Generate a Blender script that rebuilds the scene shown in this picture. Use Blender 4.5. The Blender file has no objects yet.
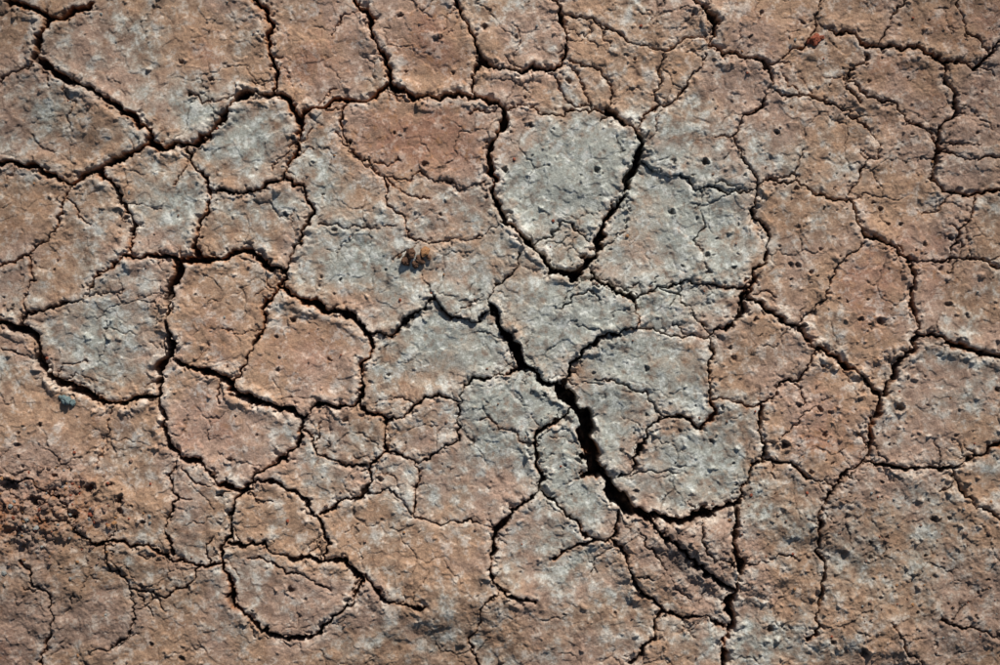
import bpy, math, random
import numpy as np
random.seed(7); rng=np.random.RandomState(11)
PX=0.002
# ---------------- grid (in ground units of 2 mm) ----------------
def axis(a,b,step,mid,nmid,grow):
    core=np.arange(a,b+step*0.5,step)
    out=[];s=step;p=core[-1]
    for i in range(nmid): p+=mid; out.append(p)
    s=mid
    while p-b<30000: s*=grow; p+=s; out.append(p)
    out=np.array(out); d=out-core[-1]
    return np.concatenate([(core[0]-d)[::-1],core,out])
xs=axis(-16,1016,0.8,2.2,110,1.12)
ys=axis(-16,681,0.8,2.2,110,1.12)
NX,NY=len(xs),len(ys)
X,Y=np.meshgrid(xs,ys); X=X.astype(np.float32); Y=Y.astype(np.float32)
print("grid",NX,NY)
# ---------------- noise ----------------
TAB=rng.rand(256,256)*2*np.pi
GXT=np.cos(TAB).astype(np.float32); GYT=np.sin(TAB).astype(np.float32)
def perlin(x,y):
    xf=np.floor(x);yf=np.floor(y);ix=xf.astype(np.int32);iy=yf.astype(np.int32)
    fx=x-xf;fy=y-yf
    u=fx*fx*fx*(fx*(fx*6-15)+10);v=fy*fy*fy*(fy*(fy*6-15)+10)
    def g(i,j,dx,dy):
        a=i&255;b=j&255
        return GXT[a,b]*dx+GYT[a,b]*dy
    n00=g(ix,iy,fx,fy);n10=g(ix+1,iy,fx-1,fy);n01=g(ix,iy+1,fx,fy-1);n11=g(ix+1,iy+1,fx-1,fy-1)
    a=n00+u*(n10-n00);b=n01+u*(n11-n01)
    return (a+v*(b-a))*1.5
def fbm(x,y,scale,octs,seed,gain=0.5,lac=2.03):
    r=0;a=1.0;s=1.0/scale
    for o in range(octs):
        c,sn=math.cos(seed+o*1.3),math.sin(seed+o*1.3)
        r=r+a*perlin((c*x-sn*y)*s+seed*17.3+o*31.7,(sn*x+c*y)*s+seed*9.1+o*11.9)
        a*=gain;s*=lac
    return r.astype(np.float32)
def sst(a,b,x):
    t=np.clip((x-a)/(b-a),0,1); return t*t*(3-2*t)
# warped coordinates for jagged cracks
WX=X+2.8*fbm(X,Y,20,2,1.1)+1.7*fbm(X,Y,6,2,2.2,0.65)
WY=Y+2.8*fbm(X,Y,20,2,3.3)+1.7*fbm(X,Y,6,2,4.4,0.65)
# ---------------- traced crack network ----------------
CR="""
3:8,0 28,8 47,17 44,32 38,45 37,62 60,76 84,87 100,97 118,108 132,117 151,128 150,143
3.5:47,17 65,15 92,2
1.5:37,62 15,72 0,84 -20,92
4:150,145 172,146 190,143 208,133 222,119 237,98 255,92 275,92
3:275,92 279,72 270,48 273,28 265,10 250,-5
2.5:275,92 291,105 300,120 299,145 288,170 284,180
2.5:300,120 318,107 345,101 362,101 378,90 390,86
3:390,86 387,68 376,48 372,25 360,8 352,-5
3.2:390,86 405,90 422,97 452,95 482,98 503,107
2:475,97 474,75 482,62 474,40 462,18 450,-5
2.5:480,61 500,68 520,70 547,70 560,62 568,40 560,15 550,-5
1:545,70 560,90 575,105 590,110
1.5:503,107 540,113 570,112 605,112
4:503,107 503,122 493,145 489,160 496,180 493,200 505,222 520,238 538,252 553,270 575,278
5:575,278 592,258 601,230 612,210 625,195 627,180 638,163 643,145 638,133
4:638,133 620,120 608,110
1.5:638,128 650,112 670,105 690,85 702,68 705,52
3.5:690,-8 705,10 714,25 708,45
2.5:708,45 735,52 755,60 768,68
1.5:768,68 800,50 815,30 822,-5
1.5:768,70 765,100 740,128 735,145 750,170 757,185
2.5:757,185 755,200 767,235 765,260 750,285 748,300
1.5:643,160 665,175 700,190 730,192 757,185
1.5:757,185 790,183 820,195 850,200
1.5:768,90 810,97 850,110 875,135 880,155 862,170 850,195
2:830,30 860,40 880,47 920,48 950,60 975,70 990,55 1005,38
1.5:845,80 870,95 900,110 935,140
2:935,140 930,180 945,190 970,195 1010,190
2:945,60 955,90 955,115 940,135 935,150
1.7:868,55 850,72 845,85 860,102
2.5:850,200 865,235 890,245 912,262 914,285 912,310 918,335 912,350 895,375 880,400 872,440 865,460
1.7:912,262 935,262 965,260 1010,272
1.7:977,195 965,225 950,262
3:918,335 945,340 975,352 1010,364
2.8:748,300 775,314 800,325 820,350 850,370 880,395
1.2:800,320 825,300 845,260 862,240
4.5:750,285 740,315 728,328
1.5:637,330 670,335 705,338 728,328
2:712,336 710,380 715,405 700,430 665,415 640,450 620,478
2:820,350 800,380 760,405 757,430 762,460 735,503
1.3:715,400 735,402 760,405
1.5:762,460 800,470 835,485 865,460
2.2:865,460 885,465 920,470 960,465 985,455 1010,430
1.7:955,465 960,490 975,510 1010,522
2:865,460 835,490 822,510 820,540 822,580 820,610 808,640
3:735,503 735,530 742,565
4.5:742,560 740,580 730,600 725,640 724,680
3:650,516 666,538 688,556 712,574 736,592
2:618,512 608,540 575,545 555,560
2:612,540 625,560 640,590 660,610 655,640 630,665
2:660,610 690,618 725,628
1:742,562 780,555 800,560
2:500,318 490,306
1.7:435,300 452,318 478,320 492,308
2.5:435,298 420,312 400,328 372,333
1.5:492,308 495,285 515,272 520,255
2.8:590,272 612,288 635,300
2:635,300 640,315 637,330
1.5:635,300 655,287 690,280 720,285 748,290
1.2:660,288 690,305 715,335
2.8:562,388 570,365 582,350 600,338 620,335
1.5:600,338 637,330
1.2:595,378 620,385 650,400 665,415
4.5:493,306 500,318 512,345
7:512,345 522,362 535,373 555,385
8:555,385 575,408 588,418
13:586,418 584,440 590,460 605,478
11:605,478 615,495 630,510
5.5:630,510 650,518 680,522 700,515 735,503
9:592,460 580,456
6:600,472 586,474
2:535,373 512,372 490,378 465,385 462,400 440,395 415,405 387,420 372,415 358,402
1.5:462,400 458,440 430,460 415,462
2:387,420 387,450 370,465 365,490 345,500 322,515
1.5:305,430 320,455 345,465 365,465
1.7:387,450 415,460 420,480 412,515
2.7:572,410 540,430 535,450 543,475 530,500 510,508 492,530 488,570 500,590 535,603
2:540,492 565,515 580,530 600,540
1.2:412,515 450,522 490,528
2.2:248,485 270,480 285,488 305,500 320,520 328,545 325,558
2.5:325,558 345,562 362,580 350,605
2:365,578 380,598 400,605 425,607
2:325,558 290,560 265,545 228,540
2.6:232,515 225,540 225,575 235,605 262,630 290,638 320,632 350,605
2.2:302,418 300,440 268,468 248,488 230,518
4:178,362 200,370 225,380 240,395 265,405 300,416
3:300,416 320,405 358,402
2:278,288 262,310 258,335 245,365 232,385
4:180,262 172,285 168,305 175,345 160,385 158,395
4:158,395 130,402 105,403 80,390 55,380 42,365 38,345 20,328 -10,318
3:158,395 165,420 175,452 215,480 248,490
1.7:175,455 170,475 180,500 168,530 172,556
2:90,545 130,545 150,545 175,560 200,565 225,565
1.5:105,545 110,570 130,590 165,600 185,585 200,565
1.4:130,590 135,620 120,640 90,655
1:150,400 110,410 105,440 95,465
3:150,145 130,155 115,160 97,172
3:97,172 75,182 60,180 35,165 -10,160
2.7:97,172 120,195 135,225 130,250
3.2:125,256 150,254 180,262 200,260 240,250 262,263 285,270
2:200,260 200,225 208,190 190,160 188,148
2:208,190 235,195 262,188 284,178
2:284,178 305,185 313,210 300,240 288,265 278,288
3.8:278,288 300,300 330,312 352,318 370,333
3:370,333 372,350 362,375 358,402
1.6:-10,268 28,255 45,240 62,210 72,184
1.8:125,256 105,272 90,288 60,305 25,310 22,327
1.2:28,255 35,280 22,300 22,325
1.4:345,105 342,130 350,150 380,175 390,205 413,240 440,243
1:440,243 470,240 500,225
1:318,222 360,228 395,225
1:415,262 430,285 435,298
1.2:530,245 552,238 562,222 590,240
1:700,190 705,225 695,240 710,272
1:430,200 400,190 385,178
1.2:560,310 590,290 600,300
1.2:620,478 650,470 680,475
1:780,440 800,420 830,400
1:480,420 510,430 535,445
1.4:560,15 600,25 640,45 665,50
1.4:665,50 690,38 708,42
1.2:665,50 660,80 655,112
1.2:590,108 585,85 560,62
1.3:250,560 300,575 330,590
1.4:20,560 45,590 55,620 40,665
1.4:-10,470 30,480 60,500 90,545
1.3:500,590 480,610 470,640 480,670
1.2:890,620 905,650 930,670
1.4:940,620 975,625 1010,640
1.2:365,490 400,500 412,515
1.3:1010,150 980,160 935,150
1.4:905,0 890,25 880,47
1.2:960,0 965,30 990,55
1.3:600,120 612,90 600,70 560,62
1:350,150 370,165 400,160
1:385,178 420,172 460,190 490,185
1:60,76 75,100 70,125
1:190,95 215,100 235,95
1.2:640,530 660,560 690,600
1.2:690,500 700,540 740,570
"""
segs=[]
def jag(p,q,n):
    if n==0: return [p]
    o=random.uniform(-.16,.16)
    m=((p[0]+q[0])/2-(q[1]-p[1])*o,(p[1]+q[1])/2+(q[0]-p[0])*o)
    return jag(p,m,n-1)+jag(m,q,n-1)
def addline(w,pts):
    full=[]
    for a,b in zip(pts[:-1],pts[1:]):
        L=math.hypot(b[0]-a[0],b[1]-a[1]); n=max(0,int(math.ceil(math.log2(max(L,1)/5.0))))
        full+=jag(a,b,n)
    full.append(pts[-1])
    for a,b in zip(full[:-1],full[1:]): segs.append((a,b,w))
for line in CR.strip().splitlines():
    w,rest=line.split(':')
    pts=[tuple(float(v) for v in t.split(',')) for t in rest.split()]
    w=float(w); addline(w*(1.22 if w>=2 and w<7 else 1.05),pts)
base=[s for s in segs if s[2]>=1.4]
for k in range(240):
    a,b,w=random.choice(base)
    ang=random.uniform(0,2*math.pi); p=a; pts=[p]
    for i in range(random.randint(2,5)):
        ang+=random.uniform(-.7,.7); L=random.uniform(4,13)
        p=(p[0]+L*math.cos(ang),p[1]+L*math.sin(ang)); pts.append(p)
    addline(random.uniform(.4,1.1),pts)
E=np.full(X.shape,60,np.float32)
Wd=np.zeros(X.shape,np.float32)
R=34
wmod=1.0+0.95*fbm(X,Y,24,3,5.5)
for (a,b,w) in segs:
    x0=min(a[0],b[0])-R;x1=max(a[0],b[0])+R;y0=min(a[1],b[1])-R;y1=max(a[1],b[1])+R
    i0,i1=np.searchsorted(xs,[x0,x1]);j0,j1=np.searchsorted(ys,[y0,y1])
    if i1<=i0 or j1<=j0: continue
    sx=WX[j0:j1,i0:i1];sy=WY[j0:j1,i0:i1]
    dx=b[0]-a[0];dy=b[1]-a[1];l2=dx*dx+dy*dy+1e-6
    t=np.clip(((sx-a[0])*dx+(sy-a[1])*dy)/l2,0,1)
    d=np.hypot(sx-a[0]-t*dx,sy-a[1]-t*dy)-0.5*w*wmod[j0:j1,i0:i1]
    cur=E[j0:j1,i0:i1];m=d<cur
    cur[m]=d[m];Wd[j0:j1,i0:i1][m]=w
def worley(x,y,cell,seed):
    r2=np.random.RandomState(seed);J=r2.rand(256,256,2).astype(np.float32)
    gx=x/cell;gy=y/cell;ix=np.floor(gx).astype(np.int32);iy=np.floor(gy).astype(np.int32)
    f1=np.full(x.shape,9,np.float32);f2=f1.copy()
    for di in(-1,0,1):
        for dj in(-1,0,1):
            a=(ix+di)&255;b=(iy+dj)&255
            d=np.hypot(ix+di+J[a,b,0]-gx,iy+dj+J[a,b,1]-gy)
            n=np.minimum(f1,d);f2=np.minimum(f2,np.maximum(f1,d));f1=n
    return (f2-f1)*cell*0.6
BX=WX+14*fbm(X,Y,90,2,6.1);BY=WY+14*fbm(X,Y,90,2,7.2)
outm=np.maximum(np.maximum(-X,X-1000),np.maximum(-Y,Y-665))
V1=worley(BX,BY,105,3)-1.4*wmod
V1=np.where(outm>4,V1,60)
m=V1<E; E=np.where(m,V1,E); Wd=np.where(m,3.0,Wd)
# hairline networks, jagged and patchy
JX=WX+5*fbm(X,Y,30,3,11.1,.6);JY=WY+5*fbm(X,Y,30,3,12.2,.6)
H2=worley(JX+300,JY+70,46,5)
hm=sst(0.0,0.5,fbm(X,Y,60,3,8.8,.6)+0.05)
hair=sst(1.2,0.1,H2)*hm
H3=worley(JX+33,JY+7,17,9)
hm3=sst(0.15,0.65,fbm(X,Y,50,3,9.9,.6)+.2*np.exp(-np.maximum(E,0)/14))
hair3=.6*sst(.9,0.0,H3)*hm3
# ---------------- plates: label connected regions between cracks ----------------
blk=(E[::2,::2]<0.9)
ny2,nx2=blk.shape
lab=np.full((ny2,nx2),-1,np.int32);lab[blk]=-2
lf=lab.ravel().tolist();nl=0;N2=ny2*nx2
for s0 in range(N2):
    if lf[s0]!=-1: continue
    st=[s0];lf[s0]=nl
    while st:
        c=st.pop();cx=c%nx2
        if cx>0 and lf[c-1]==-1: lf[c-1]=nl;st.append(c-1)
        if cx<nx2-1 and lf[c+1]==-1: lf[c+1]=nl;st.append(c+1)
        if c>=nx2 and lf[c-nx2]==-1: lf[c-nx2]=nl;st.append(c-nx2)
        if c<N2-nx2 and lf[c+nx2]==-1: lf[c+nx2]=nl;st.append(c+nx2)
    nl+=1
lab=np.array(lf,np.int32).reshape(ny2,nx2)
cnt=np.bincount(lab[lab>=0],minlength=nl);small=cnt<60
lab[(lab>=0)&small[np.maximum(lab,0)]]=-2
for it in range(14):
    if not (lab==-2).any(): break
    for sh,ax in((1,0),(-1,0),(1,1),(-1,1)):
        r_=np.roll(lab,sh,ax);mm=(lab==-2)&(r_>=0);lab[mm]=r_[mm]
lab[lab<0]=0
print("plates",nl,(~small).sum())
PH=rng.normal(0,1,nl).clip(-1.5,1.5)*1.4;TX=rng.normal(0,.018,nl);TY=rng.normal(0,.022,nl);PT=rng.normal(0,1,(nl,2))
X2=X[::2,::2];Y2=Y[::2,::2]
cN=np.maximum(np.bincount(lab.ravel(),minlength=nl),1)
cX=np.bincount(lab.ravel(),X2.ravel(),nl)/cN;cY=np.bincount(lab.ravel(),Y2.ravel(),nl)/cN
big_=cN>60000
PH[big_]=0;TX[big_]=0;TY[big_]=0
ph=PH[lab]+np.clip((X2-cX[lab])*TX[lab]+(Y2-cY[lab])*TY[lab],-1.6,1.6)
def up(a):
    r_=np.repeat(np.repeat(a,2,0),2,1)[:NY,:NX].astype(np.float32)
    k=r_.copy()
    for ax in(0,1): k=(np.roll(k,1,ax)+k+np.roll(k,-1,ax))/3
    return k
plateH=up(ph);pt0=up(PT[lab,0]);pt1=up(PT[lab,1])
# ---------------- region masks ----------------
def blob(lst):
    r=np.zeros(X.shape,np.float32)
    for x,y,rx,ry,w in lst:
        r+=w*np.exp(-(((X-x)/rx)**2+((Y-y)/ry)**2)).astype(np.float32)
    return r
rough=blob([(55,515,75,50,1.2),(60,620,110,60,.8),(880,600,190,90,1.0),(950,100,130,130,.4),(820,520,60,40,.6),(680,560,60,45,1.1),(450,620,120,50,.8),(640,50,80,50,.3),(700,300,50,30,.9),(420,258,40,25,.4),(70,90,50,40,.5),(800,60,60,60,.3)])
rub=blob([(50,506,58,34,.85),(15,535,40,30,.7)])
# ---------------- height ----------------
n38=fbm(X,Y,38,3,2.9)
H=3.8*fbm(X,Y,150,3,1.7)+plateH
H+=2.2*n38*(0.6+rough)
n11=fbm(X,Y,11,4,3.7,0.55)
H+=0.42*n11*(0.45+1.4*rough)
gr=fbm(X,Y,3.2,2,5.7,.7)
H+=0.21*gr*(0.8+1.0*rough)
rg=1-np.abs(fbm(X,Y,16,3,4.3))*2.2
H-=1.0*np.clip(rg-.5,0,1)*(1.3*rough)*sst(-.3,.4,n38)
fl=fbm(X,Y,55,4,13.3,.62)
H+=.7*sst(-.02,.03,fl-.25)+.6*sst(-.02,.03,-fl-.35)
H+=rub*4.0*fbm(X,Y,16,4,6.6,0.65)
H+=blob([(690,540,50,25,7),(650,575,40,30,3),(470,600,75,40,7),(110,120,22,26,7),(420,255,22,14,3),(900,640,90,40,9),(60,60,40,40,3),(560,640,40,60,4),(800,500,40,30,-3),(510,400,45,35,3)])
Ep=np.maximum(E,0)
ws=np.clip(Wd/3.0,0.25,1.3)
edge=0.5+0.8*fbm(X,Y,45,2,7.7)
H-=ws*0.9*np.exp(-Ep/0.9)
H-=ws*1.2*np.clip(edge-.4,0,2)*np.exp(-Ep/7)
H+=3.0*np.exp(-((Ep-4.5)/6.5)**2)*np.clip(edge+.15,0,2)*ws
chip=sst(.2,.55,fbm(X,Y,13,3,14.4,.6))*np.exp(-(Ep/6)**2)*ws
H-=3.2*chip
depth=np.clip(Wd*4.4,2.6,36)*(0.9+0.5*fbm(X,Y,17,2,8.1))
op=sst(0.45,-0.7,E)
H-=depth*op
H-=1.4*hair+1.0*hair3
# pits & nodules
HP=np.zeros(X.shape,np.float32);PC=np.zeros(X.shape,np.float32)
PX_=X+1.4*fbm(X,Y,5,3,15.1,.65);PY_=Y+1.4*fbm(X,Y,5,3,16.1,.65)
def bump(x,y,r,h,kind=0,asp=1,ang=0):
    i0,i1=np.searchsorted(xs,[x-3.4*r,x+3.4*r]);j0,j1=np.searchsorted(ys,[y-3.4*r,y+3.4*r])
    sx=PX_[j0:j1,i0:i1]-x;sy=PY_[j0:j1,i0:i1]-y
    c,s=math.cos(ang),math.sin(ang)
    d=np.hypot(c*sx+s*sy,(-s*sx+c*sy)*asp)/r
    if kind==0: HP[j0:j1,i0:i1]+=h*np.exp(-d**3).astype(np.float32)
    else:
        HP[j0:j1,i0:i1]+=(-h*np.exp(-d**3)).astype(np.float32)
        HP[j0:j1,i0:i1]+=(0.4*h*np.exp(-((d-1.4)/.5)**2)*np.clip((sx*math.sin(ang*2)+sy*math.cos(ang*2))/r*.5+.4,0,1)).astype(np.float32)
        PC[j0:j1,i0:i1]=np.maximum(PC[j0:j1,i0:i1],np.exp(-d**3))
for k in range(620):
    x,y=random.uniform(-200,1200),random.uniform(-200,860)
    if k%3==0: x,y=random.gauss(830,120),random.gauss(300,190)
    r=random.choice([1.0,1.2,1.3,1.5,1.8,2.4])
    bump(x,y,r,r*1.4,1,random.uniform(.7,1.5),random.uniform(0,3))
for k in range(2400):
    x,y=random.uniform(-200,1200),random.uniform(-200,860)
    if k%3==0: x,y=random.gauss(880,130),random.gauss(560,120)
    r=random.uniform(.9,1.8)*(1.8 if random.random()<.14 else 1)
    bump(x,y,r,r*random.uniform(.6,1.2),0,random.uniform(.6,1.5),random.uniform(0,3))
for (x,y,r) in [(705,162,3.4),(672,212,2.5),(597,170,2.8),(530,125,2.5),(425,165,2.5),(230,460,3),(345,420,2.8),(293,320,3),(785,445,3.6),(900,408,3.6),(755,320,2.8),(935,520,2.8),(545,395,2.4),(380,480,2.8),(290,590,2.8),(40,425,2.8),(285,215,2.4),(820,410,2.8),(190,95,2.4),(400,15,2.4),(880,322,3.4),(505,170,2.4)]:
    bump(x,y,r,r*1.7,1,random.uniform(.7,1.4),random.uniform(0,3))
for (x,y,r) in [(18,433,2.0),(18,445,2.2),(19,456,2.0),(90,488,4.5),(120,500,5),(10,485,5),(55,476,3.5),(75,515,4),(35,500,4),(863,652,4.5),(770,630,4),(120,512,3)]:
    bump(x,y,r,r*1.5,1,random.uniform(.5,1.7),random.uniform(0,3))
H+=HP
far=sst(3000,300,outm)
H=H*np.where(outm>0,np.maximum(far,0.0),1)
# ---------------- colour ----------------
grey=blob([(200,105,55,35,.5),(245,140,40,35,.8),(150,200,50,40,.6),(240,215,50,25,.5),(105,330,60,50,.85),(55,115,45,45,.4),(560,180,65,65,1.15),
 (690,215,65,60,.95),(570,315,60,40,.85),(670,300,60,30,.7),(510,405,50,40,1.25),(570,470,45,50,.95),(700,465,70,45,.8),(650,370,60,40,.75),(350,255,60,40,.65),(440,290,60,40,.55),
 (745,640,50,30,.6),(560,560,70,40,.5),(445,350,60,30,.65),(330,190,40,60,.5),(800,150,60,50,.25),(950,390,60,50,.35),(900,540,100,60,.35),(310,460,40,40,.25),(450,480,60,40,.3),(20,530,20,15,.8),(640,150,60,30,.4),(150,60,80,40,.25),(600,440,40,60,.4),(550,330,220,160,.15)])
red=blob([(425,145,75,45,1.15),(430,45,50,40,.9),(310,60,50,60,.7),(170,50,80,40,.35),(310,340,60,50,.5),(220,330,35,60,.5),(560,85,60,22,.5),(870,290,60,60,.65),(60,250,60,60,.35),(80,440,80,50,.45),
 (200,440,60,40,.35),(830,430,60,60,.65),(900,90,120,90,.45),(450,560,120,60,.25),(760,40,80,40,.4),(40,512,70,45,.7),(940,240,80,60,.45),(20,20,60,40,.5),(1000,0,120,80,.4),(1000,665,150,90,.4),(0,665,150,90,.5)])  # corner blobs brown the soil to imitate vignette darkening
n1=fbm(X,Y,70,4,1.3,.6);n2=fbm(X,Y,12,4,2.6,.65);n3=fbm(X,Y,200,2,3.1);n4=fbm(X,Y,3.0,2,5.1,.7);n5=fbm(X,Y,28,4,9.3,.6)
g=sst(-0.25,1.0,grey*1.1-red*.45+0.36*n1+0.34*n5+0.18*n2+.06*pt0-.03)
r=sst(0.15,1.15,red+0.38*n5-0.2*n1+.15*n3+.2*n2+.08*pt1)
def C(*c): return np.array(c,np.float32)
tan=C(.46,.292,.190);gre=C(.40,.405,.355);redc=C(.345,.175,.118);org=C(.42,.15,.04);dark=C(.07,.04,.028);pale=C(.70,.60,.50);chalk=C(.62,.625,.575)
mauve=C(.42,.305,.265)
def mix(col,c,f): f=f[...,None]; return col*(1-f)+c*f
col=tan*(1-g[...,None])+gre*g[...,None]
col=mix(col,mauve,sst(.0,.6,fbm(X,Y,110,3,21.,.55)+.2)*.45*(1-g))
col=mix(col,redc,.82*r)
pf=sst(.05,.75,n2*.7+n4*.35+.45*n5+.25*n11)*.55
col=mix(col,pale,pf*(1-g)*(1-.4*r));col=mix(col,chalk,np.clip(pf*1.35,0,.8)*g)
col=mix(col,C(.21,.13,.092),sst(.2,.8,-n2*.8+.4*n1-.2*n5)*.5)
rim=np.exp(-((Ep-4.0)/3.5)**2)*ws*np.clip(.5+n5,0,1)*.5
col=mix(col,pale,rim)
sm=np.clip(.05+1.1*n1+.7*n5+.7*sst(350,100,np.hypot(X-200,Y-130)),0,1)
seam=np.exp(-Ep/1.3)*sm*(.2+.75*np.clip(Wd/3,0,1))
col=mix(col,org,seam*.9)
col=mix(col,C(.37,.19,.095),sst(.35,.75,fbm(X,Y,7,3,7.9)+.35*fbm(X,Y,45,2,6.3))*.6*np.clip(.4+rub+r,0,1))
rb=np.clip(rub,0,1)*sst(-.1,.5,n5+.4*n2)*.65; col=mix(col,org*.8,rb)
dk=np.clip(sst(.0,-.8,E)*.88*np.clip(Wd/1.6,.45,1)+.5*hair+.4*hair3+.5*PC+.1*chip,0,.95); col=mix(col,dark*.6,dk)
col*=(1+.17*n4+.12*n2+.06*pt0)[...,None]
lr=blob([(820,530,70,50,.3),(1000,620,200,110,.38),(450,640,180,60,.3),(60,600,170,100,.4),(0,0,200,150,.35),(1000,0,220,180,.32),(690,560,40,25,.35),(0,250,80,160,.2),(1000,300,100,200,.2),(40,510,60,40,.1)])  # darker soil patches; the corner ones paint vignette falloff into the colour
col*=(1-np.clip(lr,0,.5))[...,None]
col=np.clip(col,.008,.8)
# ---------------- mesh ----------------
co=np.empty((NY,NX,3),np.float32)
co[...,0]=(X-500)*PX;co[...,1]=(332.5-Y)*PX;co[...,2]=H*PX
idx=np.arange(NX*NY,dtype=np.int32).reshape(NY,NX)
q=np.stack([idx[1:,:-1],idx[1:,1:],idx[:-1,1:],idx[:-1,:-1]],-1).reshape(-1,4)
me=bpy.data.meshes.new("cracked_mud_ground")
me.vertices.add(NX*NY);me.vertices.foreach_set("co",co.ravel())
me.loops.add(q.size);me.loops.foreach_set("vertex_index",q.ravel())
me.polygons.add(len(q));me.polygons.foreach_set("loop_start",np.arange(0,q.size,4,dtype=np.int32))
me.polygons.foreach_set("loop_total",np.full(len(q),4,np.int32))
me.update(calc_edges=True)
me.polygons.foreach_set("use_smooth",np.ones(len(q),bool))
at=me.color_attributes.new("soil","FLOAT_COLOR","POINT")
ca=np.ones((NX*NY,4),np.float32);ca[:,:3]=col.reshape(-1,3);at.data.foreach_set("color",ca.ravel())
g_ob=bpy.data.objects.new("cracked_mud_ground",me);bpy.context.collection.objects.link(g_ob)
def soil_mat(name,attr=None,base=(.3,.2,.15,1),bumpd=.0018,scale=380):
    m=bpy.data.materials.new(name);m.use_nodes=True;nt=m.node_tree;b=nt.nodes["Principled BSDF"]
    b.inputs["Roughness"].default_value=.95;b.inputs["Specular IOR Level"].default_value=.2
    tc=nt.nodes.new("ShaderNodeTexCoord")
    n=nt.nodes.new("ShaderNodeTexNoise");n.inputs["Scale"].default_value=scale;n.inputs["Detail"].default_value=4;n.inputs["Roughness"].default_value=.7
    nt.links.new(tc.outputs["Object"],n.inputs["Vector"])
    mr=nt.nodes.new("ShaderNodeMapRange");mr.inputs[1].default_value=.3;mr.inputs[2].default_value=.7;mr.inputs[3].default_value=.76;mr.inputs[4].default_value=1.24
    nt.links.new(n.outputs["Fac"],mr.inputs[0])
    mx=nt.nodes.new("ShaderNodeVectorMath");mx.operation='SCALE'
    if attr:
        a=nt.nodes.new("ShaderNodeAttribute");a.attribute_name=attr;nt.links.new(a.outputs["Color"],mx.inputs[0])
    else: mx.inputs[0].default_value=base[:3]
    nt.links.new(mr.outputs[0],mx.inputs["Scale"]);nt.links.new(mx.outputs[0],b.inputs["Base Color"])
    bp=nt.nodes.new("ShaderNodeBump");bp.inputs["Strength"].default_value=.8;bp.inputs["Distance"].default_value=bumpd
    nt.links.new(n.outputs["Fac"],bp.inputs["Height"]);nt.links.new(bp.outputs[0],b.inputs["Normal"])
    return m
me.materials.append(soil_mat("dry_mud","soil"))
# ---------------- stones ----------------
def hgt(x,y):
    i=min(max(np.searchsorted(xs,x),0),NX-1);j=min(max(np.searchsorted(ys,y),0),NY-1);return float(H[j,i])
import bmesh
from mathutils import Vector,noise,Matrix,Euler
def stones(name,lst,mats,sub=2):
    bm=bmesh.new()
    for (x,y,r,mi) in lst:
        res=bmesh.ops.create_icosphere(bm,subdivisions=sub,radius=1)
        vs=res['verts'];off=Vector((random.uniform(0,99),random.uniform(0,99),0))
        sc=Vector((random.uniform(.75,1.3),random.uniform(.75,1.2),random.uniform(.5,.85)))
        rot=Euler((random.uniform(-.4,.4),random.uniform(-.4,.4),random.uniform(0,6))).to_matrix()
        c=Vector(((x-500)*PX,(332.5-y)*PX,(hgt(x,y)+r*.25)*PX))
        for v in vs:
            p=v.co.copy();k=1+.45*noise.noise(p*1.3+off)+.28*noise.noise(p*3.1+off)
            p=Vector((p.x*sc.x,p.y*sc.y,p.z*sc.z))*k
            v.co=c+(rot@p)*(r*PX)
        fs=set(f for v in vs for f in v.link_faces)
        for f in fs: f.material_index=mi; f.smooth=False
    m=bpy.data.meshes.new(name);bm.to_mesh(m);bm.free()
    for mt in mats:m.materials.append(mt)
    o=bpy.data.objects.new(name,m);bpy.context.collection.objects.link(o);return o
mb=soil_mat("brown_stone",base=(.24,.15,.11,1),scale=600);mr_=soil_mat("red_stone",base=(.27,.08,.045,1),scale=600)
mg=soil_mat("grey_stone",base=(.26,.26,.24,1),scale=600);mo=soil_mat("orange_clod",base=(.33,.17,.08,1),scale=600)
L=[]
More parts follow.
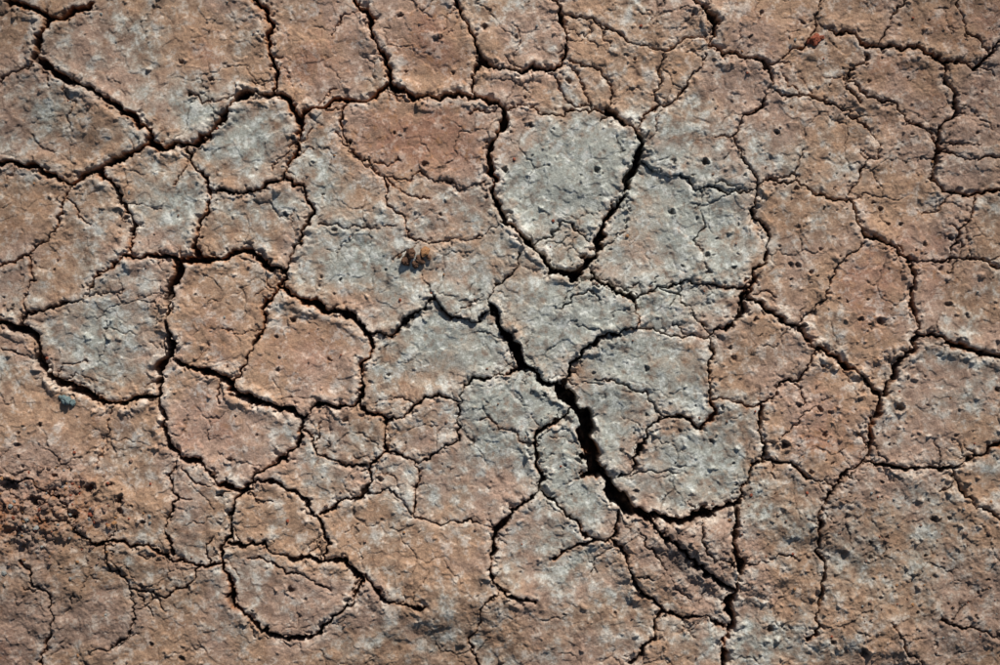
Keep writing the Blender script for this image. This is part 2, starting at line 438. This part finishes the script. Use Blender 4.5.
for k in range(620):
    u=random.random()
    if u<.35: x,y=random.gauss(55,40),random.gauss(508,28)
    elif u<.5: x,y=random.gauss(880,90),random.gauss(580,60)
    else: x,y=random.uniform(-150,1150),random.uniform(-150,800)
    L.append((x,y,random.uniform(.6,1.6)*(2.0 if u<.35 and random.random()<.3 else 1),random.choice([0,0,0,0,1,2,3])))
stones("loose_gravel",L,[mb,mr_,mg,mo])
stones("red_pebble",[(815,40,5,0),(821,38,3,0),(809,42,2.4,0)],[mr_],3)
stones("grey_pebble",[(66,400,5,0),(73,403,3,0),(60,397,2,0)],[soil_mat("slate",base=(.14,.19,.19,1))],3)
stones("dirt_clod",[(411,254,6,0),(420,260,5,0),(406,261,4.5,0),(425,252,4,1),(415,265,3.5,0),(400,256,2.5,0),(429,258,2.5,0)],[soil_mat("dark_clod",base=(.12,.065,.04,1)),mo],3)
# ---------------- light, world, camera ----------------
az=math.radians(70);el=math.radians(28)
d=Vector((math.cos(az)*math.cos(el),math.sin(az)*math.cos(el),math.sin(el)))
sl=bpy.data.lights.new("sun","SUN");sl.energy=5.0;sl.angle=math.radians(.5);sl.color=(1,.965,.91)
so=bpy.data.objects.new("sun",sl);so.rotation_euler=d.to_track_quat('Z','Y').to_euler();bpy.context.collection.objects.link(so)
w=bpy.data.worlds.new("World");bpy.context.scene.world=w;w.use_nodes=True
nt=w.node_tree;bg=nt.nodes["Background"];sk=nt.nodes.new("ShaderNodeTexSky");sk.sky_type='NISHITA';sk.sun_disc=False
sk.sun_elevation=el;sk.sun_rotation=math.pi/2-az
nt.links.new(sk.outputs[0],bg.inputs[0]);bg.inputs[1].default_value=.05
cd=bpy.data.cameras.new("camera");cam=bpy.data.objects.new("camera",cd);bpy.context.collection.objects.link(cam)
cam.location=(0,0,3.0);cd.lens=54;cd.sensor_width=36;cd.clip_end=500;cd.clip_start=.05
sc=bpy.context.scene;sc.camera=cam
sc.view_settings.view_transform='Standard';sc.view_settings.look='None';sc.view_settings.exposure=0
